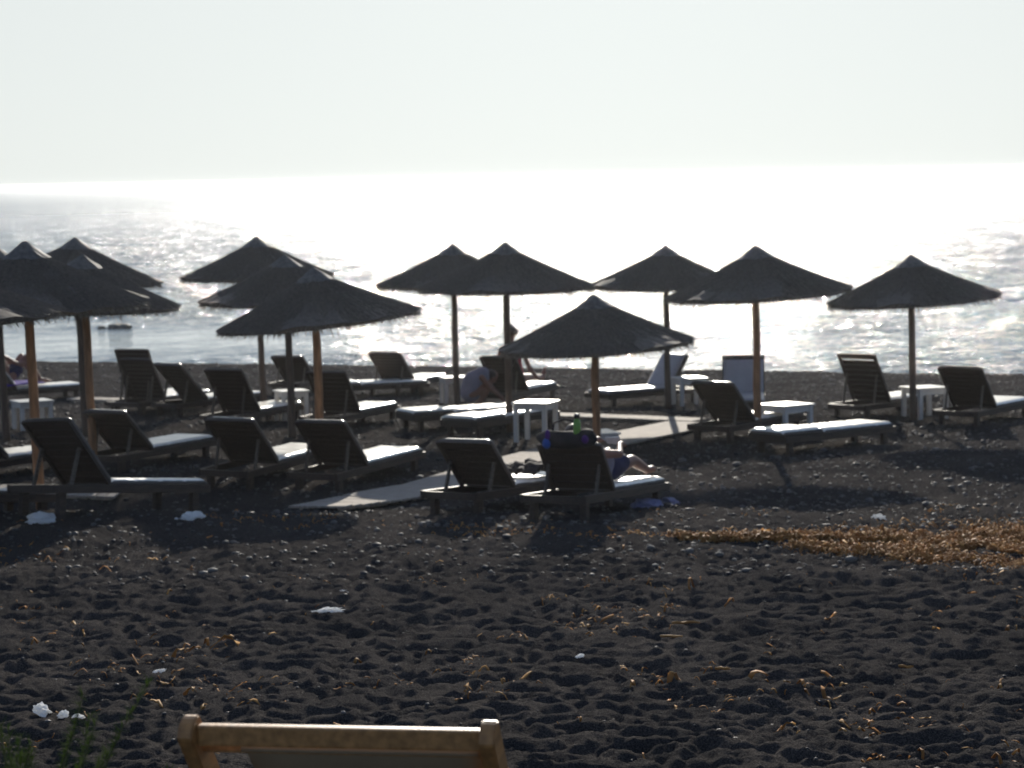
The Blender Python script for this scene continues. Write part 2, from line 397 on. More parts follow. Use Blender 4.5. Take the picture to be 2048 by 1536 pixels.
UP = [
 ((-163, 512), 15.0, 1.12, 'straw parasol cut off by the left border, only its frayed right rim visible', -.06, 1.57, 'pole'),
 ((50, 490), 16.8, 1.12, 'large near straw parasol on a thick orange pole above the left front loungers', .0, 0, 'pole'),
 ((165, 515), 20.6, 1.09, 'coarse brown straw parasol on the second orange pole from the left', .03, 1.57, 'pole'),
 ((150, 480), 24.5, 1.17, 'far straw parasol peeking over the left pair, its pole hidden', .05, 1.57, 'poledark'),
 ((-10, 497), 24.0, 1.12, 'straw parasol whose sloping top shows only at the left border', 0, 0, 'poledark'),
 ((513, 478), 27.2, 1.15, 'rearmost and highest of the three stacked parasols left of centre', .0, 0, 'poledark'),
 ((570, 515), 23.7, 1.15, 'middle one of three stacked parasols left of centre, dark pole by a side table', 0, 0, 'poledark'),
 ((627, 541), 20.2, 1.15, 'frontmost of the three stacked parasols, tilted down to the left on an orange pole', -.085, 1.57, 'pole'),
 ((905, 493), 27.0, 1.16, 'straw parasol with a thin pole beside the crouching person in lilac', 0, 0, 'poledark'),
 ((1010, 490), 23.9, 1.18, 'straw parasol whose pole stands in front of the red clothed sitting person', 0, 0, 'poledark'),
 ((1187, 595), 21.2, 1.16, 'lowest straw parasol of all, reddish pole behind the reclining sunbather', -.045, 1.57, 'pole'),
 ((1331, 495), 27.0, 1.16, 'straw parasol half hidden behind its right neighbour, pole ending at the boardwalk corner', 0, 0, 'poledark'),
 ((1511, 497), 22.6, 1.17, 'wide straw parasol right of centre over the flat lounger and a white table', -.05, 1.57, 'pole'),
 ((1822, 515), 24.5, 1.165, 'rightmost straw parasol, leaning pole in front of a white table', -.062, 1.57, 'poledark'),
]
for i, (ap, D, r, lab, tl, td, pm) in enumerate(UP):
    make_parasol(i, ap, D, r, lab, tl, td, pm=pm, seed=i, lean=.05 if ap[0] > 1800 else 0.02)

# ------------------------------------------------------------------ sun loungers
FT = .235   # top of the frame
def frame_on_ground(px, py, head, up=.29, x0=-.55, x1=1.1, D=None):
    """matrix of a lounger whose hinge centre is seen at px,py; it rests on the sloping beach"""
    if D is None: g = gnd(px, py, up)
    else:
        q = at(px, py, D); g = Vector((q.x, q.y, float(Z(q.x, q.y))))
    hd = Vector((math.cos(R(head)), math.sin(R(head)), 0)); lt = Vector((-hd.y, hd.x, 0))
    def zz(a, b): p = g + hd * a + lt * b; return float(Z(p.x, p.y))
    z00, z01, z10, z11 = zz(x0, -.3), zz(x0, .3), zz(x1, -.3), zz(x1, .3)
    sx = ((z10 + z11) - (z00 + z01)) / 2 / (x1 - x0); sy = ((z01 + z11) - (z00 + z10)) / 2 / .6
    X = (hd + Vector((0, 0, sx))).normalized(); Yv = (lt + Vector((0, 0, sy))).normalized(); Zv = X.cross(Yv).normalized(); Yv = Zv.cross(X)
    zc = (z00 + z01 + z10 + z11) / 4 + sx * (0 - (x0 + x1) / 2)
    m = Matrix((X, Yv, Zv)).transposed().to_4x4(); m.translation = Vector((g.x, g.y, zc - .01)); return m
def pad(L, W, T, n=18, quilt=4, r=.022):
    """soft mattress pad along +x from 0 to L, resting on z=0"""
    bm = bmesh.new(); nx, ny = 28, 10; top = []
    for i in range(nx + 1):
        row = []
        for j in range(ny + 1):
            u, v = i / nx, j / ny
            e = min(1, min(u, 1 - u) * L / .05); e2 = min(1, min(v, 1 - v) * W / .05)
            zt = T * (.55 + .45 * math.sqrt(max(0, 1 - (1 - e) ** 2))) * (.55 + .45 * math.sqrt(max(0, 1 - (1 - e2) ** 2)))
            zt -= .006 * (abs(math.sin(u * math.pi * quilt)) < .12) + random.uniform(-.0015, .0015)
            row.append(bm.verts.new((u * L, (v - .5) * W, zt)))
        top.append(row)
    for i in range(nx):
        for j in range(ny): bm.faces.new((top[i][j], top[i + 1][j], top[i + 1][j + 1], top[i][j + 1]))
    rim = [top[i][0] for i in range(nx + 1)] + [top[nx][j] for j in range(1, ny + 1)] + [top[i][ny] for i in range(nx - 1, -1, -1)] + [top[0][j] for j in range(ny - 1, 0, -1)]
    low = [bm.verts.new((v.co.x, v.co.y, 0)) for v in rim]
    for i in range(len(rim)): bm.faces.new((rim[(i + 1) % len(rim)], rim[i], low[i], low[(i + 1) % len(rim)]))
    bm.faces.new(low)
    bmesh.ops.recalc_face_normals(bm, faces=bm.faces[:])
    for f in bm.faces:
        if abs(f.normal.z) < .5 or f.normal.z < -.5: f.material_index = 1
    return bm
def make_lounger(mtx, label, ang, pad_top='mattress', slip=0.0, wood='wood', nomat=False, L=.64, lift=0.0):
    t = thing('sun_lounger', label, 'sun lounger', mat4=mtx, group='wooden sun loungers on the black sand')
    if lift: t.matrix_world = mtx @ Matrix.Translation((0, 0, lift))
    W = .66; hw = W / 2; wm = M[wood]
    for s in (-1, 1):
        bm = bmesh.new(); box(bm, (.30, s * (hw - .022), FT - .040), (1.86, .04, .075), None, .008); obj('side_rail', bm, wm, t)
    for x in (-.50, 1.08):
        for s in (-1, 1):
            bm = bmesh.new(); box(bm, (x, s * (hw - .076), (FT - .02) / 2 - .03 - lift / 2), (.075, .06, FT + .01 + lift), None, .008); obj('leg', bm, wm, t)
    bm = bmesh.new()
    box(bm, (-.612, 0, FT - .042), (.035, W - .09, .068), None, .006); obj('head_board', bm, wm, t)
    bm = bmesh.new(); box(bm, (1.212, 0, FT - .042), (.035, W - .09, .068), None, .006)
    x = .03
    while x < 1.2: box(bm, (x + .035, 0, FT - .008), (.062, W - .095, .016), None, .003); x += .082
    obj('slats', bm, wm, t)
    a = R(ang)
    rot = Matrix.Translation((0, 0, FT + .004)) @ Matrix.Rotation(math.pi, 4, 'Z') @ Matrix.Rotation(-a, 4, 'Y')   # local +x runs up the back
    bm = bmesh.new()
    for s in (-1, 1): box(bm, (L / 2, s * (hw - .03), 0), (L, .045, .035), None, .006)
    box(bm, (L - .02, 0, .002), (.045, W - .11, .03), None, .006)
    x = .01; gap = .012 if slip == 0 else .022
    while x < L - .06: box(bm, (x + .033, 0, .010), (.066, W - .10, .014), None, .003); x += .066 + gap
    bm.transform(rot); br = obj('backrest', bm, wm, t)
    if ang > 8:   # props holding the back up
        for s in (-1, 1):
            bm = bmesh.new(); p = rot @ Vector((.60 * L, s * (hw - .075), -.02)); q = Vector((p.x - .09, p.y, FT - .03))
            bar(bm, p, q, .022, .035); obj('prop', bm, M['weathered'] if wood == 'wood' else wm, t)
    if not nomat:
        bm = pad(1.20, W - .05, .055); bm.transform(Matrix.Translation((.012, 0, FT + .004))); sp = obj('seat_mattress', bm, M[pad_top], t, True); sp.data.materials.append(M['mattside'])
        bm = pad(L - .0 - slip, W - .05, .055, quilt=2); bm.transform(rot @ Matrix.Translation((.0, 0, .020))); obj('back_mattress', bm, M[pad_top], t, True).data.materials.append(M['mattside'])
    return t
LG = [ # px, py (hinge centre), heading, back angle, label, kwargs
 (121.9, 0, 53.3, 49.1, 'nearest lounger on the left, dark back beside the thick orange pole, mattress edge seen side-on', {'L': .74, 'D': 15.66, 'lift': .07}),
 (-205, 0, 53.3, 48, 'lounger mostly outside the left border, only its mattress foot reaching in under the dark back', {'D': 15.7}),
 (-18, 905, 52, 48, 'lounger at the left border behind the nearest one, back leaning into the picture edge', {'L': .74}),
 (264, 887.6, 61.9, 44.5, 'low reclined lounger with pale bluish mattress right behind the nearest left lounger', {'L': 0.68}),
 (508.6, 910, 65.5, 47, 'lounger with shaded brown back, second from left in the front row of matching backs', {'L': 0.71}),
 (688, 915.6, 62.4, 49.5, 'lounger with bright empty mattress, standing just above the near end of the boardwalk', {'L': 0.67}),
 (975.4, 962, 54.5, 49, 'lounger with a dark cloth lying on its bright mattress', {'L': 0.58}),
 (1166.5, 966, 61.6, 56, 'lounger carrying the reclining sunbather and the dark bag on its back', {'L': 0.51}),
 (288.8, 788.5, 67, 68.4, 'tall upright brown lounger back against the water on the left', {'L': 0.86}),
 (300, 787, 62, 62, 'lounger back almost hidden behind the tall upright brown one', {'D': 28.0, 'L': .74}),
 (390, 791.5, 48.4, 47.6, 'low leaning lounger in front of the tall upright brown one', {'L': 0.79}),
 (484, 814, 64.8, 53.5, 'lounger with broad dark back just left of the slatted side table', {'L': 0.79}),
 (600.7, 753, 68.6, 42, 'far small lounger between the poles of the three stacked parasols', {'L': 0.66}),
 (682, 816, 66, 55.7, 'lounger with large dark back behind the orange pole of the tilted parasol', {'L': 0.73}),
 (799, 755.6, 63, 46, 'lounger with dark square back against glaring water, weathered rails', {'L': 0.72}),
 (1022, 773, 65, 49, 'lounger with the red clothed sitting person on it', {'L': 0.75}),
 (889.6, 815.4, 28, 0, 'flat lounger, farther one of the two flat ones side by side near the centre', {}),
 (975.6, 826, 52, 0, 'flat lounger, nearer one of the two flat ones, brightest mattress under the central table', {}),
 (1318, 770, 212, 56, 'lounger with shade-toned mattress facing the camera with foot to the left, behind the low parasol', {'pad_top': 'shademat'}),
 (1487, 782, 262, 66, 'lounger with shade-toned mattress facing the camera behind the wide parasol pole', {'pad_top': 'shademat', 'slip': .08}),
 (1470.8, 832.4, 49, 44.7, 'lounger with reclined brown back at the boardwalk corner', {'L': 0.74}),
 (1611.6, 853, 34, 0, 'flat lounger with long white mattress below the white table on the right', {}),
 (1744, 793.3, 44.5, 60.6, 'tall lounger back with bare slats showing at its top, near the rightmost parasol', {'slip': 0.18, 'L': 0.8}),
 (1950.6, 804.5, 50.4, 49, 'rightmost lounger, black back and pale mattress running off the border', {'L': 0.74}),
 (20, 772, 35, 55, 'far left lounger with purple towel and a seated person', {}),
 (712, 748, 20, 0, 'far lounger whose white mattress shows only as a strip left of the square dark back', {'D': 30.0}),
]
LM = []
for px, py, hd, ang, lab, kw in LG:
    kw = dict(kw); D = kw.pop('D', None)
    m = frame_on_ground(px, py, hd, D=D); LM.append(m)
    make_lounger(m, lab, ang, **kw)

# ------------------------------------------------------------------ white side tables
def make_table(px, py, label, size=.50, h=.46, hd=20, D=None):
    m = frame_on_ground(px, py, hd, up=h, x0=-.2, x1=.2, D=D)
    t = thing('side_table', label, 'side table', mat4=m, group='small white side tables')
    bm = bmesh.new(); box(bm, (0, 0, h - .0125), (size, size, .025), None, .006); obj('table_top', bm, M['white'], t)
    a = size / 2 - .05
    for x in (-a, a):
        for y in (-a, a):
            bm = bmesh.new(); box(bm, (x, y, (h - .026) / 2 - .02), (.055, .055, h + .012), None, .004); obj('leg', bm, M['white'], t)
    bm = bmesh.new()
    for s in (-1, 1):
        box(bm, (0, s * (a + .004), h - .065), (2 * a - .06, .018, .07), None, .003); box(bm, (s * (a + .004), 0, h - .065), (.018, 2 * a - .06, .07), None, .003)
    obj('apron', bm, M['white'], t)
    return m
TB = [
 (63, 799, 'white table behind the thick orange pole at the left', .52, .44, 32),
 (582, 779, 'white table behind the dark middle pole left of centre, legs catching light', .45, .46, 25),
 (1071, 798, 'central white table with bright top, beside the two flat loungers', .50, .54, -22, 22.75),
 (1378, 753, 'far white table behind the hidden parasol pole, next to the loungers with shade-toned mattresses', .48, .46, 15),
 (1572, 806, 'white table behind the pole of the wide parasol on the right', .55, .42, 35),
 (1850, 772, 'white table behind the rightmost leaning pole', .52, .46, 20),
 (908, 752, 'far white table at the thin pole beside the crouching person', .45, .44, 15),
 (1186, 862, 'low white table behind the reclining sunbather with the reddish pole before it', .56, .22, 15),
]
for a in TB: make_table(*a)

# ------------------------------------------------------------------ wooden roll-out paths
def make_path(name, pts, width, label, wdir=None):
    """slatted path: centre line through ground points seen at pts (px,py)"""
    P = [gnd(*p) for p in pts]
    o = thing(name, label, 'boardwalk', P[0], 'slatted wooden paths across the sand'); L = []
    for a, b in zip(P[:-1], P[1:]):
        n = max(1, int((b - a).length / .105))
        L += [(a + (b - a) * k / n, (b - a)) for k in range(n)]
    bm = bmesh.new()
    for c, d in L:
        a = math.atan2(d.y, d.x) + random.uniform(-.01, .01)
        rot = Matrix.Rotation(a, 3, 'Z'); u = rot @ Vector((0, 1, 0))
        z0 = float(Z(c.x - u.x * width / 2, c.y - u.y * width / 2)); z1 = float(Z(c.x + u.x * width / 2, c.y + u.y * width / 2))
        q = Matrix.Rotation(math.atan2(z1 - z0, width), 3, 'X')
        box(bm, Vector((c.x, c.y, (z0 + z1) / 2 + .05 + random.uniform(-.002, .002))) - P[0], (.098, width + random.uniform(-.01, .01), .022), rot @ q, .003)
    obj('planks', bm, M['board'], o)
    for s in (-1, 1):
        bm = bmesh.new()
        pts_ = []
        for c, d in L[::4] + [L[-1]]:
            n_ = Vector((-d.y, d.x, 0)).normalized() * s * width * .33; q = c + n_
            pts_.append(Vector((q.x, q.y, float(Z(q.x, q.y)) + .018)) - P[0])
        for a, b in zip(pts_[:-1], pts_[1:]):
            if (b - a).length > .01: bar(bm, a, b, .05, .03)
        obj('runner', bm, M['board'], o)
make_path('boardwalk', [(640, 1021), (745, 1005), (870, 985), (1050, 930), (1200, 892), (1395, 852)], .85, 'long diagonal wooden path passing behind the sunbather and down to the sand')
make_path('boardwalk', [(1100, 836), (1250, 841), (1405, 848)], .45, 'short narrow wooden path crossing behind the low parasol pole')
make_path('boardwalk', [(-60, 986), (100, 989), (252, 995)], .35, 'narrow wooden path glimpsed under the nearest left lounger')
make_path('boardwalk', [(150, 803), (215, 804), (278, 806)], .35, 'short pale wooden path by the second orange pole')

# ------------------------------------------------------------------ people
def body(name, parent, balls, caps, m, voxel=.011):
    bm = bmesh.new()
    for c in caps: cap_tube(bm, *c)
    for c in balls: ball(bm, c[0], c[1], 3, c[2] if len(c) > 2 else None)
    o = obj(name, bm, m, parent)
    md = o.modifiers.new('Remesh', 'REMESH'); md.mode = 'VOXEL'; md.voxel_size = voxel; md.use_smooth_shade = True
    sm = o.modifiers.new('Smooth', 'SMOOTH'); sm.factor = .5; sm.iterations = 3
    return o
def head(P, d, up=Vector((0, 0, 1))):
    """ellipsoids of a head at P looking along d: skull, jaw, nose, brow, ears"""
    d = Vector(d).normalized(); s = up.cross(d).normalized(); u = d.cross(s)
    rt = Matrix((s, d, u)).transposed()
    P = Vector(P)
    return [(P + u * .02, (.074, .093, .098), rt), (P + d * .022 - u * .055, (.052, .062, .055), rt), (P + d * .098 - u * .012, (.013, .020, .022), rt),
            (P + d * .080 + u * .022, (.05, .016, .012), rt), (P + d * .083 - u * .055, (.024, .012, .010), rt),
            (P + s * .077 - u * .008, (.012, .022, .032), rt), (P - s * .077 - u * .008, (.012, .022, .032), rt)], rt
def arm(sh, el, wr, hd):
    """upper arm, forearm, palm and five separate fingers"""
    sh, el, wr, hd = map(Vector, (sh, el, wr, hd)); hd.normalize()
    c = [(sh, el, .047, .037), (el, wr, .036, .026)]
    s = hd.cross(Vector((0, 0, 1))).normalized(); u = s.cross(hd)
    c.append((wr, wr + hd * .07, .026, .030))
    for k, (off, ln) in enumerate(((-.030, .065), (-.010, .078), (.010, .073), (.030, .058))):
        b0 = wr + hd * .075 + s * off; b1 = b0 + hd * ln * .55 - u * .006; b2 = b1 + hd * ln * .4 - u * .02
        c += [(b0, b1, .0095, .0088), (b1, b2, .0088, .0075)]
    t0 = wr + hd * .03 - s * .028; t1 = t0 + hd * .04 - s * .03 - u * .01
    c += [(t0, t1, .012, .010), (t1, t1 + hd * .028 - s * .004 - u * .006, .010, .008)]
    return c
def leg(hip, kn, an, toe):
    hip, kn, an, toe = map(Vector, (hip, kn, an, toe)); td = (toe - an).normalized()
    mid = kn.lerp(an, .3)
    return [(hip, kn, .082, .056), (kn, mid, .054, .056), (mid, an, .056, .036), (an - td * .03, an + td * .10, .036, .034), (an + td * .10, toe, .034, .018)]

# 1: reclining sunbather on lounger 7
m7 = LM[7]
t = thing('person', 'person in pale top lying back on the lounger, hands raised holding a white phone', 'person', mat4=m7.copy())
a = R(56); hz = FT + .10
def up_back(s, off=.11): return Vector((-math.cos(a) * s + math.sin(a) * off, 0, hz - .09 + math.sin(a) * s + math.cos(a) * off))
pel = Vector((.40, 0, hz + .07)); ch = Vector((.06, 0, hz + .20)); nk = Vector((-.10, 0, hz + .31)); hdp = Vector((-.17, 0, hz + .38))
hb, rt = head(hdp, (.9, 0, -.25))
caps = [(pel, pel.lerp(ch, .5), .125, .11), (pel.lerp(ch, .5), ch, .11, .125), (ch, nk, .09, .052), (nk, hdp, .05, .05)]
caps += [(ch + Vector((0, s * .02, .03)), ch + Vector((0, s * .16, .03)), .08, .055) for s in (-1, 1)]
caps += leg(pel + Vector((.02, .09, 0)), (.80, .12, hz + .20), (1.12, .13, hz + .02), (1.24, .14, hz + .03))
caps += leg(pel + Vector((.02, -.09, 0)), (.82, -.12, hz + .13), (1.14, -.14, hz + .02), (1.26, -.15, hz + .03))
caps += arm(ch + Vector((0, -.17, .03)), (.26, -.25, hz + .22), (.50, -.14, hz + .30), (.9, .1, -.05))
caps += arm(ch + Vector((0, .17, .03)), (.26, .24, hz + .30), (.50, .12, hz + .34), (.9, -.1, .0))
body('body', t, hb, caps, M['skin'])
bd = body('shirt', t, [(pel.lerp(ch, .35) + Vector((.02, 0, .02)), (.16, .165, .15))], [(pel, pel.lerp(ch, .5), .142, .135), (pel.lerp(ch, .5), ch, .135, .145)], M['lilac'], .014)
body('shorts', t, [], [(pel + Vector((.04, s * .08, 0)), (.60, s * .105, hz + .12), .112, .092) for s in (-1, 1)], M['navy'], .014)
hr = body('hair', t, [(hdp + rt @ Vector((0, -.028, .04)), (.086, .092, .092), rt), (hdp + rt @ Vector((0, -.07, -.02)), (.07, .06, .08), rt)], [], M['hair'], .012)
bm = bmesh.new(); box(bm, (.62, -.02, hz + .33), (.012, .15, .078), Matrix.Rotation(R(-35), 3, 'Y'), .005)
ph = tag(obj('phone', bm, M['white']), 'thin white phone held in the sunbather hands above the mattress', 'phone'); ph.matrix_world = m7

# 2: red clothed person sitting on lounger 15
m15 = LM[15]
t = thing('person', 'person in red top with curly hair sitting upright on the lounger at the water', 'person', mat4=m15.copy())
pel = Vector((.05, -.05, hz + .11)); ch = Vector((.0, -.03, hz + .52)); nk = Vector((.02, -.01, hz + .70)); hdp = Vector((.05, .0, hz + .82))
hb, rt = head(hdp, (1, .25, .0))
caps = [(pel, pel.lerp(ch, .5), .14, .12), (pel.lerp(ch, .5), ch, .12, .13), (ch, nk, .09, .055), (nk, hdp, .052, .05)]
caps += [(ch + Vector((0, s * .02, .06)), ch + Vector((0, s * .17, .05)), .08, .055) for s in (-1, 1)]
caps += leg(pel + Vector((.03, .09, -.02)), (.46, .14, hz + .34), (.62, .15, hz + .04), (.80, .16, hz + .03))
caps += leg(pel + Vector((.03, -.09, -.02)), (.52, -.13, hz + .08), (.94, -.15, hz + .05), (1.02, -.16, hz + .20))
caps += arm(ch + Vector((0, .18, .05)), (.05, .30, hz + .26), (.28, .22, hz + .32), (.9, -.2, .0))
caps += arm(ch + Vector((0, -.18, .05)), (.02, -.34, hz + .24), (.20, -.38, hz + .10), (.9, -.1, -.2))
body('body', t, hb, caps, M['skin'])
body('top', t, [], [(pel, pel.lerp(ch, .5), .158, .14), (pel.lerp(ch, .5), ch, .14, .148), (ch + Vector((0, -.12, .04)), ch + Vector((0, .12, .04)), .085, .085)], M['red'], .014)
body('hair', t, [(hdp + rt @ Vector((0, -.02, .05)), (.098, .105, .095), rt), (hdp + rt @ Vector((.03, -.02, .13)), (.06, .06, .05), rt), (hdp + rt @ Vector((-.07, .0, .03)), (.045, .06, .06), rt)], [], M['hair'], .012)

# 3: crouching person in lilac next to it
g = at(940, 760, 27.5); g.z = float(Z(g.x, g.y))
t = thing('person', 'person in lilac shirt crouching with bent back left of the red clothed one', 'person', g)
hb, rt = head((.34, .06, .50), (.5, .25, -.5))
caps = [((0, 0, .28), (.05, 0, .45), .15, .15), ((.05, 0, .45), (.20, .03, .54), .145, .12), ((.20, .03, .54), (.30, .05, .53), .08, .055)]
for s in (-1, 1):
    caps += leg((.02, s * .09, .26), (.30, .08 + s * .14, .38), (.12, .02 + s * .12, .06), (.30, .06 + s * .14, .03))
    caps += arm((.19, .03 + s * .16, .52), (.34, .05 + s * .18, .32), (.46, .08 + s * .06, .20), (.6, .0, -.6))
body('body', t, hb, caps, M['skin'])
body('shirt', t, [], [((0, 0, .27), (.05, 0, .45), .168, .168), ((.05, 0, .45), (.20, .03, .54), .165, .135)], M['lilac'], .014)
body('hair', t, [(Vector((.33, .05, .54)), (.09, .095, .085), rt)], [], M['hair'], .012)

# 4: seated person at the left border
m24 = LM[24]
t = thing('person', 'person with bare knees drawn up seated on the purple towel at the left border', 'person', mat4=m24.copy())
pel = Vector((-.05, 0, hz + .11)); ch = Vector((-.22, 0, hz + .48)); nk = Vector((-.24, 0, hz + .66)); hdp = Vector((-.22, 0, hz + .79))
hb, rt = head(hdp, (1, -.1, -.1))
caps = [(pel, pel.lerp(ch, .5), .135, .12), (pel.lerp(ch, .5), ch, .12, .13), (ch, nk, .09, .055), (nk, hdp, .052, .05)]
caps += [(ch + Vector((0, s * .02, .06)), ch + Vector((0, s * .17, .05)), .08, .055) for s in (-1, 1)]
for s in (-1, 1):
    caps += leg(pel + Vector((.03, s * .09, 0)), (.26, s * .12, hz + .46), (.50, s * .12, hz + .05), (.68, s * .13, hz + .02))
    caps += arm(ch + Vector((0, s * .18, .05)), (.06, s * .22, hz + .36), (.28, s * .12, hz + .38), (.9, -.3 * s, -.2))
body('body', t, hb, caps, M['skin'])
body('shorts', t, [], [(pel, pel + Vector((.16, s * .1, .14)), .12, .10) for s in (-1, 1)], M['navy'], .014)
body('hair', t, [(hdp + rt @ Vector((0, -.03, .04)), (.088, .095, .092), rt)], [], M['hair'], .012)

# ------------------------------------------------------------------ cloths, bags, litter
def drape(name, m, label, cat, mtx, pts, th=.012, seed=0, wob=.012, nx=26, ny=16):
    """cloth sheet through a profile of (x,z) points, width pts[k][2] each side"""
    random.seed(seed); prof = []
    for k in range(nx + 1):
        u = k / nx * (len(pts) - 1); i = min(int(u), len(pts) - 2); f = u - i
        prof.append([pts[i][j] * (1 - f) + pts[i + 1][j] * f for j in range(4)])
    bm = bmesh.new(); g = []
    for k, (x, z, y0, y1) in enumerate(prof):
        g.append([bm.verts.new((x + mnoise.noise(Vector((k * .3, j * .4, seed))) * wob, y0 + (y1 - y0) * j / ny + mnoise.noise(Vector((k * .5, seed, 3))) * .03,
                                z + (.5 + mnoise.noise(Vector((k * .35, j * .5, seed + 7)))) * wob * 1.6)) for j in range(ny + 1)])
    for k in range(nx):
        for j in range(ny): bm.faces.new((g[k][j], g[k + 1][j], g[k + 1][j + 1], g[k][j + 1]))
    o = obj(name, bm, M[m], None, True); o.matrix_world = mtx
    s = o.modifiers.new('Solidify', 'SOLIDIFY'); s.thickness = th; s.offset = 1
    return tag(o, label, cat)
mt = FT + .085
drape('cloth', 'darkcloth', 'crumpled dark cloth lying on the bright mattress left of the sunbather', 'cloth', LM[6],
      [(.30, mt, -.34, .05), (.42, mt + .05, -.34, .10), (.55, mt + .02, -.33, .08), (.72, mt + .06, -.34, .0), (.88, mt, -.34, -.12)], .03, 3, .03)
drape('towel', 'purple', 'deep purple towel hanging over the lounger at the left border', 'towel', LM[24],
      [(-.2, mt, -.35, .34), (.30, mt + .01, -.37, .34), (.50, mt + .01, -.37, .34)], .015, 5, .01)

def crumple(name, m, label, cat, p, size, seed, rough=.45, flat=.6, group=None, freq=2.4, sub=3):
    bm = bmesh.new(); bmesh.ops.create_icosphere(bm, subdivisions=sub, radius=1)
    for v in bm.verts:
        n = 1 + rough * mnoise.noise(v.co * freq + Vector((seed, 0, 0))) + rough * .5 * abs(mnoise.noise(v.co * freq * 2.6 + Vector((0, seed, 0)))) * 2
        v.co = Vector((v.co.x * size[0] * n, v.co.y * size[1] * n, max(v.co.z * size[2] * n, -size[2] * .35)))
    o = obj(name, bm, M[m], None, False)
    o.location = p + Vector((0, 0, size[2] * .3)); o.rotation_euler.z = seed * 1.7
    return tag(o, label, cat, group)
def onsand(px, py):
    g = gnd(px, py); g.z += float(sand_bumps(np.array([g.x]), np.array([g.y]))[0]); return g
crumple('plastic_bag', 'plastic', 'shiny crumpled clear plastic bag on the sand below the nearest left lounger', 'plastic bag', onsand(84, 1040), (.115, .085, .060), 1.9, .5)
crumple('tissue', 'paper', 'crumpled white tissue at the foot leg of the nearest left lounger', 'litter', onsand(385, 1042), (.085, .05, .045), 2.3, .8, freq=3.6)
crumple('tissue', 'paper', 'tiny white scrap just left of the tissue by the lounger leg', 'litter', onsand(353, 1042), (.02, .018, .018), 5.3, .5)
crumple('tissue', 'paper', 'leftmost crumpled white tissue behind the green shrub', 'litter', onsand(84, 1430), (.058, .03, .026), 3.1, .6, freq=3)
crumple('tissue', 'paper', 'smallest middle crumpled white tissue behind the green shrub', 'litter', onsand(126, 1434), (.028, .02, .020), 4.4, .6, freq=3)
crumple('tissue', 'paper', 'right crumpled white tissue of three near the green shrub', 'litter', onsand(156, 1432), (.034, .03, .028), 6.2, .5, freq=3)
crumple('paper_scrap', 'paper', 'torn pale paper scrap on seaweed left of the middle of the sand', 'litter', onsand(655, 1228), (.075, .035, .02), 7.7, .9, freq=4)
crumple('paper_scrap', 'paper', 'thin white paper scrap above the torn one', 'litter', onsand(688, 1187), (.04, .02, .008), 8.7, .7, freq=4)
crumple('paper_scrap', 'paper', 'flat white scrap lying in a hollow left of the middle', 'litter', onsand(318, 1349), (.032, .02, .007), 9.7, .7, freq=4)
crumple('paper_scrap', 'paper', 'small curled white scrap next to an orange seaweed piece, lower left', 'litter', onsand(350, 1394), (.02, .012, .008), 10.7, .7, freq=4)
crumple('paper_scrap', 'paper', 'white scrap in the seaweed patch right of the middle', 'litter', onsand(1160, 1318), (.03, .014, .008), 11.7, .7, freq=4)
crumple('plastic_wrapper', 'paper', 'thin white curved wrapper at the edge of the parasol shadow on the right', 'litter', onsand(1757, 1038), (.05, .02, .03), 12.7, .7, freq=4)
crumple('folded_shirt', 'shoe', 'lilac blue crumpled garment on the sand right under the sunbather lounger foot', 'cloth', onsand(1292, 1016), (.125, .07, .055), 13.1, .5, freq=1.8)
crumple('folded_shirt', 'shoe', 'second lilac blue crumpled garment, to the right of the first by the lounger foot', 'cloth', onsand(1340, 1010), (.13, .06, .055), 14.1, .5, freq=1.8)

# bag hanging on the sunbather's backrest, bottle standing in it
t = thing('beach_bag', 'dark beach bag with violet and blue patches on top of the sunbather backrest', 'bag', mat4=m7 @ Matrix.Translation((-.31, 0, FT + .475)))
def blob(bm, c, r, seed, k=.25):
    n0 = len(bm.verts); ball(bm, c, r, 3); bm.verts.ensure_lookup_table()
    for v in bm.verts[n0:]:
        q = v.co - Vector(c); v.co = Vector(c) + q * (1 + k * mnoise.noise(q * 14 + Vector((seed, 0, 0))))
bm = bmesh.new(); blob(bm, (-.03, .0, .0), (.075, .27, .085), 2); blob(bm, (-.03, -.20, .02), (.06, .10, .08), 5); blob(bm, (-.03, .17, .01), (.06, .12, .075), 8); obj('bag_body', bm, M['darkcloth'], t, True)
bm = bmesh.new(); blob(bm, (-.085, .16, .03), (.025, .025, .065), 3); obj('patch', bm, M['violet'], t, True)
bm = bmesh.new(); blob(bm, (-.095, .17, -.03), (.03, .04, .05), 4); obj('patch', bm, M['blue'], t, True)
bm = bmesh.new(); blob(bm, (-.08, -.21, .01), (.02, .035, .04), 4); obj('patch', bm, M['violet'], t, True)
bm = bmesh.new(); tube(bm, [(-.03, -.12, .04), (-.03, -.10, .16), (-.03, .02, .19), (-.03, .12, .15), (-.03, .14, .04)], .009, 8); obj('handle', bm, M['darkcloth'], t, True)
t = thing('water_bottle', 'lime green bottle with black cap sticking out of the dark beach bag', 'bottle', mat4=m7 @ Matrix.Translation((-.36, -.12, FT + .50)))
bm = bmesh.new(); tube(bm, [(0, 0, 0), (0, 0, .01), (0, 0, .13), (0, 0, .155), (0, 0, .165)], [.028, .034, .034, .026, .018], 18); obj('bottle_body', bm, M['lime'], t, True)
bm = bmesh.new(); tube(bm, [(0, 0, .166), (0, 0, .172), (0, 0, .205), (0, 0, .212)], [.020, .028, .027, .022], 18); obj('cap', bm, M['black'], t, True)

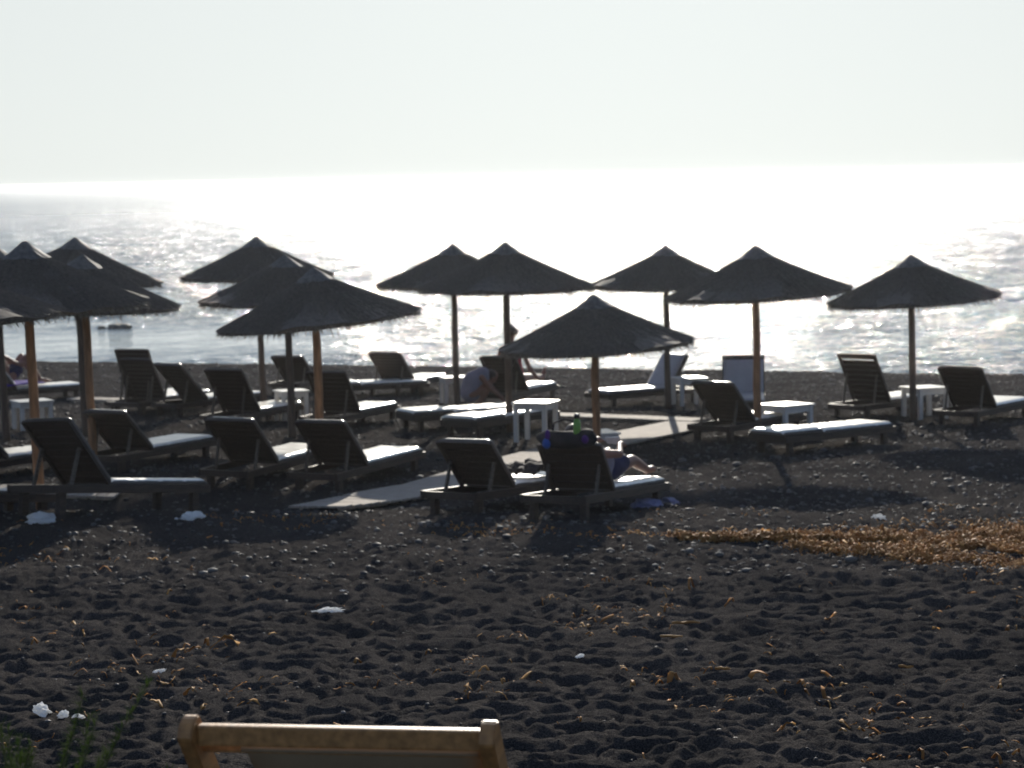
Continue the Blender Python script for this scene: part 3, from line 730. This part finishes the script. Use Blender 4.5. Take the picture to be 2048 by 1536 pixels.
# ------------------------------------------------------------------ foreground wooden deck chair
def deck_chair():
    D = 3.6; A = at(373, 1446, D + .06); B = at(975, 1457, D - .06)   # tops of the two posts
    mid = (A + B) / 2; across = (B - A); wdt = Vector((across.x, across.y, 0)).length
    hd = math.atan2(across.x, -across.y) ; hd = math.atan2(-(-across.x), -across.y)
    fw = Vector((-across.y, across.x, 0)).normalized()      # forward, away from the camera
    rt = Vector((across.x, across.y, 0)).normalized()
    gz = float(Z(mid.x, mid.y + .4)); top = mid.z - gz
    m = Matrix((fw, -rt, Vector((0, 0, 1)))).transposed().to_4x4(); m.translation = Vector((mid.x, mid.y, gz))
    t = thing('deck_chair', 'varnished pine deck chair seen from behind at the bottom of the picture, cream canvas', 'deck chair', mat4=m)
    hw = wdt / 2; sl = (B.z - A.z)
    tilt = math.atan2(sl, wdt)
    def P(x, y, z): return Vector((x, y, z - y * math.tan(tilt)))
    def post(y):
        """flat board standing edge-on, rounded top, leaning forward going down"""
        bm = bmesh.new(); w2, th = .034, .017
        a = Vector((0, 0, top)); b = Vector((.62, 0, .02)); d = (b - a).normalized(); s = Vector((-d.z, 0, d.x))
        if s.z < 0: s = -s
        outline = []
        for k in range(9):
            an = math.pi * k / 8; outline.append(a + s * w2 * math.cos(an) - d * w2 * math.sin(an) * .55 + d * .02)
        outline += [b - s * w2, b + s * w2]
        v1 = [bm.verts.new(P(q.x, y + th, q.z)) for q in outline]; v2 = [bm.verts.new(P(q.x, y - th, q.z)) for q in outline]
        bm.faces.new(v1[::-1]); bm.faces.new(v2)
        for k in range(len(outline)): bm.faces.new((v1[k], v1[(k + 1) % len(v1)], v2[(k + 1) % len(v1)], v2[k]))
        bmesh.ops.recalc_face_normals(bm, faces=bm.faces[:])
        bmesh.ops.bevel(bm, geom=[e for e in bm.edges if len(e.link_faces) == 2 and e.calc_face_angle() > 1.0], offset=.003, segments=2, affect='EDGES')
        obj('back_post', bm, M['pine'], t)
    d = (Vector((.62, 0, .02)) - Vector((0, 0, top))).normalized()
    post(hw); post(-hw)
    bm = bmesh.new(); c = Vector((0, 0, top)) + d * .040      # top rail
    bar(bm, P(c.x, -hw + .017, c.z), P(c.x, hw - .017, c.z), .024, .046, .006); obj('top_rail', bm, M['pine'], t)
    bm = bmesh.new(); c2 = Vector((.012, 0, top)) + d * .083    # canvas bar
    bar(bm, P(c2.x, -hw + .017, c2.z), P(c2.x, hw - .017, c2.z), .026, .028, .006); obj('canvas_bar', bm, M['pine'], t)
    # canvas sling
    bm = bmesh.new(); n = 30; rows = []
    s0 = Vector((c2.x - .014, 0, c2.z)); s1 = Vector((.95, 0, .30))
    path = [Vector((c2.x - .0165, 0, c2.z - .009)), Vector((c2.x - .017, 0, c2.z)), Vector((c2.x - .004, 0, c2.z + .017)), Vector((c2.x + .015, 0, c2.z + .012)), Vector((c2.x + .02, 0, c2.z - .02))]
    for k in range(1, n + 1):
        u = k / n; q = path[4].lerp(s1, u); q = q + Vector((0, 0, -.16 * math.sin(math.pi * u))); path.append(q)
    cw = hw - .030
    for q in path: rows.append([bm.verts.new(P(q.x, -cw + (2 * cw - .075) * j / 10, q.z)) for j in range(11)])
    for k in range(len(rows) - 1):
        for j in range(10): bm.faces.new((rows[k][j], rows[k + 1][j], rows[k + 1][j + 1], rows[k][j + 1]))
    o = obj('canvas', bm, M['canvas'], t, True); so = o.modifiers.new('Solidify', 'SOLIDIFY'); so.thickness = .002
    # seat frame and rear legs crossing the posts
    for s in (-1, 1):
        bm = bmesh.new(); bar(bm, P(-.05, s * (hw - .045), .02), P(.98, s * (hw - .045), .33), .03, .05, .005); obj('seat_rail', bm, M['pine'], t)
        bm = bmesh.new(); bar(bm, P(.10, s * (hw - .045), .62 * top), P(.80, s * (hw - .08), .02), .028, .045, .005); obj('prop_leg', bm, M['pine'], t)
    bm = bmesh.new(); bar(bm, P(.97, -hw + .06, .33), P(.97, hw - .06, .33), .03, .04, .006); obj('front_bar', bm, M['pine'], t)
    bm = bmesh.new(); bar(bm, P(.0, -hw + .06, .04), P(.0, hw - .06, .04), .03, .04, .006); obj('rear_bar', bm, M['pine'], t)
deck_chair()

# ------------------------------------------------------------------ green shrub lower left
def shrub():
    random.seed(5)
    base = at(5, 1900, 3.7); base.z = float(Z(base.x, base.y))
    t = thing('tamarisk_shrub', 'feathery green shrub growing into the lower left corner', 'shrub', base)
    st = bmesh.new(); lf = bmesh.new()
    for k in range(40):
        a = random.uniform(0, 2 * math.pi); L = random.uniform(.66, 1.0); sp = random.uniform(.05, .42)
        pts = [Vector((math.cos(a) * .03, math.sin(a) * .03, 0))]
        for i in range(1, 9): 
            f = i / 8; pts.append(Vector((math.cos(a) * sp * f ** 1.4, math.sin(a) * sp * f ** 1.4, L * f - .08 * f * f)) + Vector([random.uniform(-.01, .01) for _ in range(3)]))
        tube(st, pts, [.005 * (1.1 - i / 9) for i in range(9)], 5)
        for i in range(3, 9):
            for _ in range(70):
                b = pts[i - 1].lerp(pts[i], random.random()); d = Vector((random.gauss(0, 1), random.gauss(0, 1), random.gauss(.9, .6))).normalized()
                l = random.uniform(.012, .036); wv = d.cross(Vector((0, 0, 1))).normalized() * .0009
                v = [lf.verts.new(b + wv), lf.verts.new(b - wv), lf.verts.new(b + d * l * .6 - wv), lf.verts.new(b + d * l * .6 + wv), lf.verts.new(b + d * l)]
                lf.faces.new(v[:4]); lf.faces.new((v[3], v[2], v[4]))
    obj('stems', st, M['stem'], t, True); obj('foliage', lf, M['leaf'], t)
shrub()

# ------------------------------------------------------------------ countless small stuff
def bulk(name, V, Fc, mats, mi=None):
    me = bpy.data.meshes.new(name); me.vertices.add(len(V)); me.vertices.foreach_set('co', V.astype(np.float32).ravel())
    k = Fc.shape[1]; me.loops.add(Fc.size); me.loops.foreach_set('vertex_index', Fc.ravel().astype(np.int32))
    me.polygons.add(len(Fc)); me.polygons.foreach_set('loop_start', np.arange(0, Fc.size, k)); me.polygons.foreach_set('loop_total', np.full(len(Fc), k))
    for m in mats: me.materials.append(m)
    if mi is not None: me.polygons.foreach_set('material_index', mi.astype(np.int32))
    me.update(); me.validate()
    o = bpy.data.objects.new(name, me); COL.objects.link(o); return o
def zsand(x, y): return Z(x, y) + sand_bumps(x, y)
def pebbles():
    n = 52000
    u = rng.random(n); y = 12 + u ** .8 * 27; x = (rng.random(n) - .5) * 2 * (y * .42 + 2)
    y0 = 4.5 + rng.random(2200) * 9; x0 = (rng.random(2200) - .5) * 2 * (y0 * .4 + 1)
    x = np.concatenate([x, x0]); y = np.concatenate([y, y0]); n = len(x)
    s = rng.lognormal(-4.45, .5, n); s[-2200:] *= .4; s = np.clip(s, .003, .038)
    bmt = bmesh.new(); bmesh.ops.create_icosphere(bmt, subdivisions=1, radius=1)
    bv = np.array([v.co[:] for v in bmt.verts]); bf = np.array([[v.index for v in f.verts] for f in bmt.faces]); bmt.free()
    nv = len(bv)
    sc = np.stack([s * rng.uniform(.8, 1.5, n), s * rng.uniform(.8, 1.3, n), s * rng.uniform(.4, .8, n)], -1)
    a = rng.random(n) * 6.28
    P = bv[None] * sc[:, None] * rng.uniform(.85, 1.15, (n, nv, 1))
    ca, sa = np.cos(a)[:, None], np.sin(a)[:, None]
    P = np.stack([P[..., 0] * ca - P[..., 1] * sa, P[..., 0] * sa + P[..., 1] * ca, P[..., 2]], -1)
    P += np.stack([x, y, zsand(x, y) + s * .25], -1)[:, None]
    Fc = (bf[None] + (np.arange(n) * nv)[:, None, None]).reshape(-1, 3)
    o = bulk('pebbles', P.reshape(-1, 3), Fc, [M['stone']])
    tag(o, 'grey and pale pebbles strewn over the black beach', 'pebbles', kind='stuff')
pebbles()
def weed_mesh(name, xs, ys, scale, label, lift=.01):
    """little curled ribbons of dried seaweed"""
    n = len(xs); seg = 4
    a = rng.random(n) * 6.28; L = scale * rng.lognormal(0, .45, n); wd = L * rng.uniform(.04, .13, n)
    z = zsand(xs, ys); t = np.linspace(0, 1, seg + 1)
    curl = rng.uniform(-1.6, 1.6, n)[:, None]; ang = a[:, None] + curl * t[None]
    dx = np.cos(ang); dy = np.sin(ang)
    px = xs[:, None] + np.cumsum(dx, 1) * (L / seg)[:, None]; py = ys[:, None] + np.cumsum(dy, 1) * (L / seg)[:, None]
    pz = zsand(px, py) + lift * rng.random((n, 1)) + (rng.random((n, 1)) * .7 * L[:, None]) * np.sin(t[None] * np.pi * rng.uniform(.5, 1.2, (n, 1))) * .6 + .003
    tilt = rng.uniform(-1, 1, (n, seg + 1)) * .8
    ox = -dy * np.cos(tilt) * wd[:, None]; oy = dx * np.cos(tilt) * wd[:, None]; oz = np.sin(tilt) * wd[:, None]
    A = np.stack([px + ox, py + oy, pz + oz], -1); B = np.stack([px - ox, py - oy, pz - oz], -1)
    V = np.stack([A, B], 2).reshape(-1, 3)
    k = np.arange(seg); base = (np.arange(n) * (seg + 1) * 2)[:, None]
    f = np.stack([base + 2 * k, base + 2 * k + 1, base + 2 * k + 3, base + 2 * k + 2], -1).reshape(-1, 4)
    mi = np.repeat((rng.random(n) < .35).astype(int), seg)
    o = bulk(name, V, f, [M['weed'], M['weed2']], mi)
    sd_ = o.modifiers.new('Solidify', 'SOLIDIFY'); sd_.thickness = .002
    return tag(o, label, 'seaweed', kind='stuff')
def pxworld(p): g = gnd(*p); return g.x, g.y
# dense wrack line on the right
cx, cy = zip(*[pxworld(p) for p in [(1360, 1078), (1450, 1080), (1560, 1082), (1700, 1090), (1850, 1095), (2048, 1098), (2250, 1096)]])
n = 60000; X = rng.uniform(cx[0], cx[-1], n); Yc = np.interp(X, cx, cy)
wdt = np.interp(X, cx, [.0, .10, .34, .60, .85, 1.15, 1.2])
Y = Yc + rng.normal(0, .42, n) * wdt
keep = pnoise(X * 1.6, Y * 2.4, 31) > -.33
weed_mesh('seaweed_drift', X[keep], Y[keep], .028, 'dense band of dry orange brown seaweed washed up across the right', .035)
# scattered scraps over the near sand
n = 6000; Y = 5.5 + rng.random(n) ** .8 * 10.5; X = (rng.random(n) - .5) * 2 * (Y * .36 + .5)
dens = pnoise(X * .8, Y * .55, 41) + .6 * pnoise(X * 2.6, Y * 2.2, 42)
mid = np.exp(-((X - .35) / 1.6) ** 2 - ((Y - 8.3) / 1.6) ** 2) * .55
keep = (dens + mid > .50) | (rng.random(n) < .035)
weed_mesh('seaweed_scraps', X[keep], Y[keep], .040, 'scattered small scraps of orange seaweed on the near sand', .01)
# a second thin streak in front of the sunbather shadow
n = 420; a_ = np.array([pxworld((900 + 520 * k, 1062 + 10 * k)) for k in (0, .5, 1)])
u = rng.random(n); X = np.interp(u, [0, .5, 1], a_[:, 0]); Y = np.interp(u, [0, .5, 1], a_[:, 1]) + rng.normal(0, .16, n)
keep = pnoise(X * 2.2, Y * 3, 51) > .08
weed_mesh('seaweed_streak', X[keep], Y[keep], .035, 'thin broken streak of seaweed below the sunbather lounger shadow', .015)

# seaweed sticks one can tell apart
for k, (p, L, lab) in enumerate([((1372, 1252), .17, 'long straight orange reed lying right of the middle of the sand'),
                                 ((1343, 1276), .13, 'shorter kinked orange reed just below the long one'),
                                 ((1445, 1350), .08, 'short bent orange twig lower right of the reeds'),
                                 ((1812, 1343), .075, 'curled orange twig alone on the sand at the right'),
                                 ((2020, 1345), .09, 'thin yellow reed near the right border')]):
    g = onsand(*p); bm = bmesh.new(); random.seed(60 + k)
    pts = [Vector(((i / 5 - .5) * L, random.uniform(-.006, .006) , .012 + random.uniform(0, .008))) for i in range(6)]
    tube(bm, pts, [.006, .008, .007, .008, .007, .004], 7, .25); o = tag(obj('reed', bm, M['weed2'], None, True), lab, 'reed', 'separate reeds and twigs on the sand'); o.location = g; o.rotation_euler.z = R(-8 * k)

# rocks in the water
for p, s, lab in [((238, 657), (.40, .35, .14), 'dark rounded rock breaking the surface near the shore on the left'), ((203, 657), (.13, .12, .08), 'tiny dark rock tip left of the rounded rock')]:
    d = ray(*p); D = -ZC / d.z; q = Vector((d.x * D, D, -.02))
    crumple('sea_rock', 'rock', lab, 'rock', q, s, 3.3, .35, group='rocks in the water')

# far boat
def boat():
    d = ray(652, 373.5); D = -ZC / d.z if d.z < 0 else 900
    D = min(D, 900); q = Vector((ray(652, 374).x * D, D, 0))
    t = thing('motor_boat', 'tiny distant boat just under the horizon left of centre', 'boat', q)
    bm = bmesh.new(); rows = []
    for x, wv, z in [(-1.1, .45, .5), (-.4, .5, .5), (.5, .42, .55), (1.2, .03, .7)]:
        rows.append([bm.verts.new((x, -wv, z)), bm.verts.new((x, -wv * .5, -.1)), bm.verts.new((x, wv * .5, -.1)), bm.verts.new((x, wv, z))])
    for a, b in zip(rows[:-1], rows[1:]):
        for k in range(4): bm.faces.new((a[k], b[k], b[(k + 1) % 4], a[(k + 1) % 4]))
    bm.faces.new(rows[0]); bm.faces.new(rows[-1][::-1]); obj('hull', bm, M['hull'], t)
    bm = bmesh.new(); box(bm, (-.1, 0, .75), (.7, .6, .5), None, .05); obj('cabin', bm, M['white'], t)
boat()

# ------------------------------------------------------------------ haze volume added to imitate lens glare and lift dark tones
def haze():
    bm = bmesh.new(); box(bm, (0, 14950, 0), (60000, 30100, 10.0))
    m = bpy.data.materials.new('glare_haze'); m.use_nodes = True; n = m.node_tree; n.nodes.clear()
    v = n.nodes.new('ShaderNodeVolumePrincipled'); v.inputs['Color'].default_value = (.93, .96, 1, 1)
    v.inputs['Density'].default_value = .00020; v.inputs['Anisotropy'].default_value = .7
    o = n.nodes.new('ShaderNodeOutputMaterial'); n.links.new(v.outputs[0], o.inputs['Volume'])
    h = obj('haze', bm, m); h['kind'] = 'stuff'; h['label'] = 'thin haze added over the beach and the water as a lens glare veil'; h['category'] = 'haze'
haze()
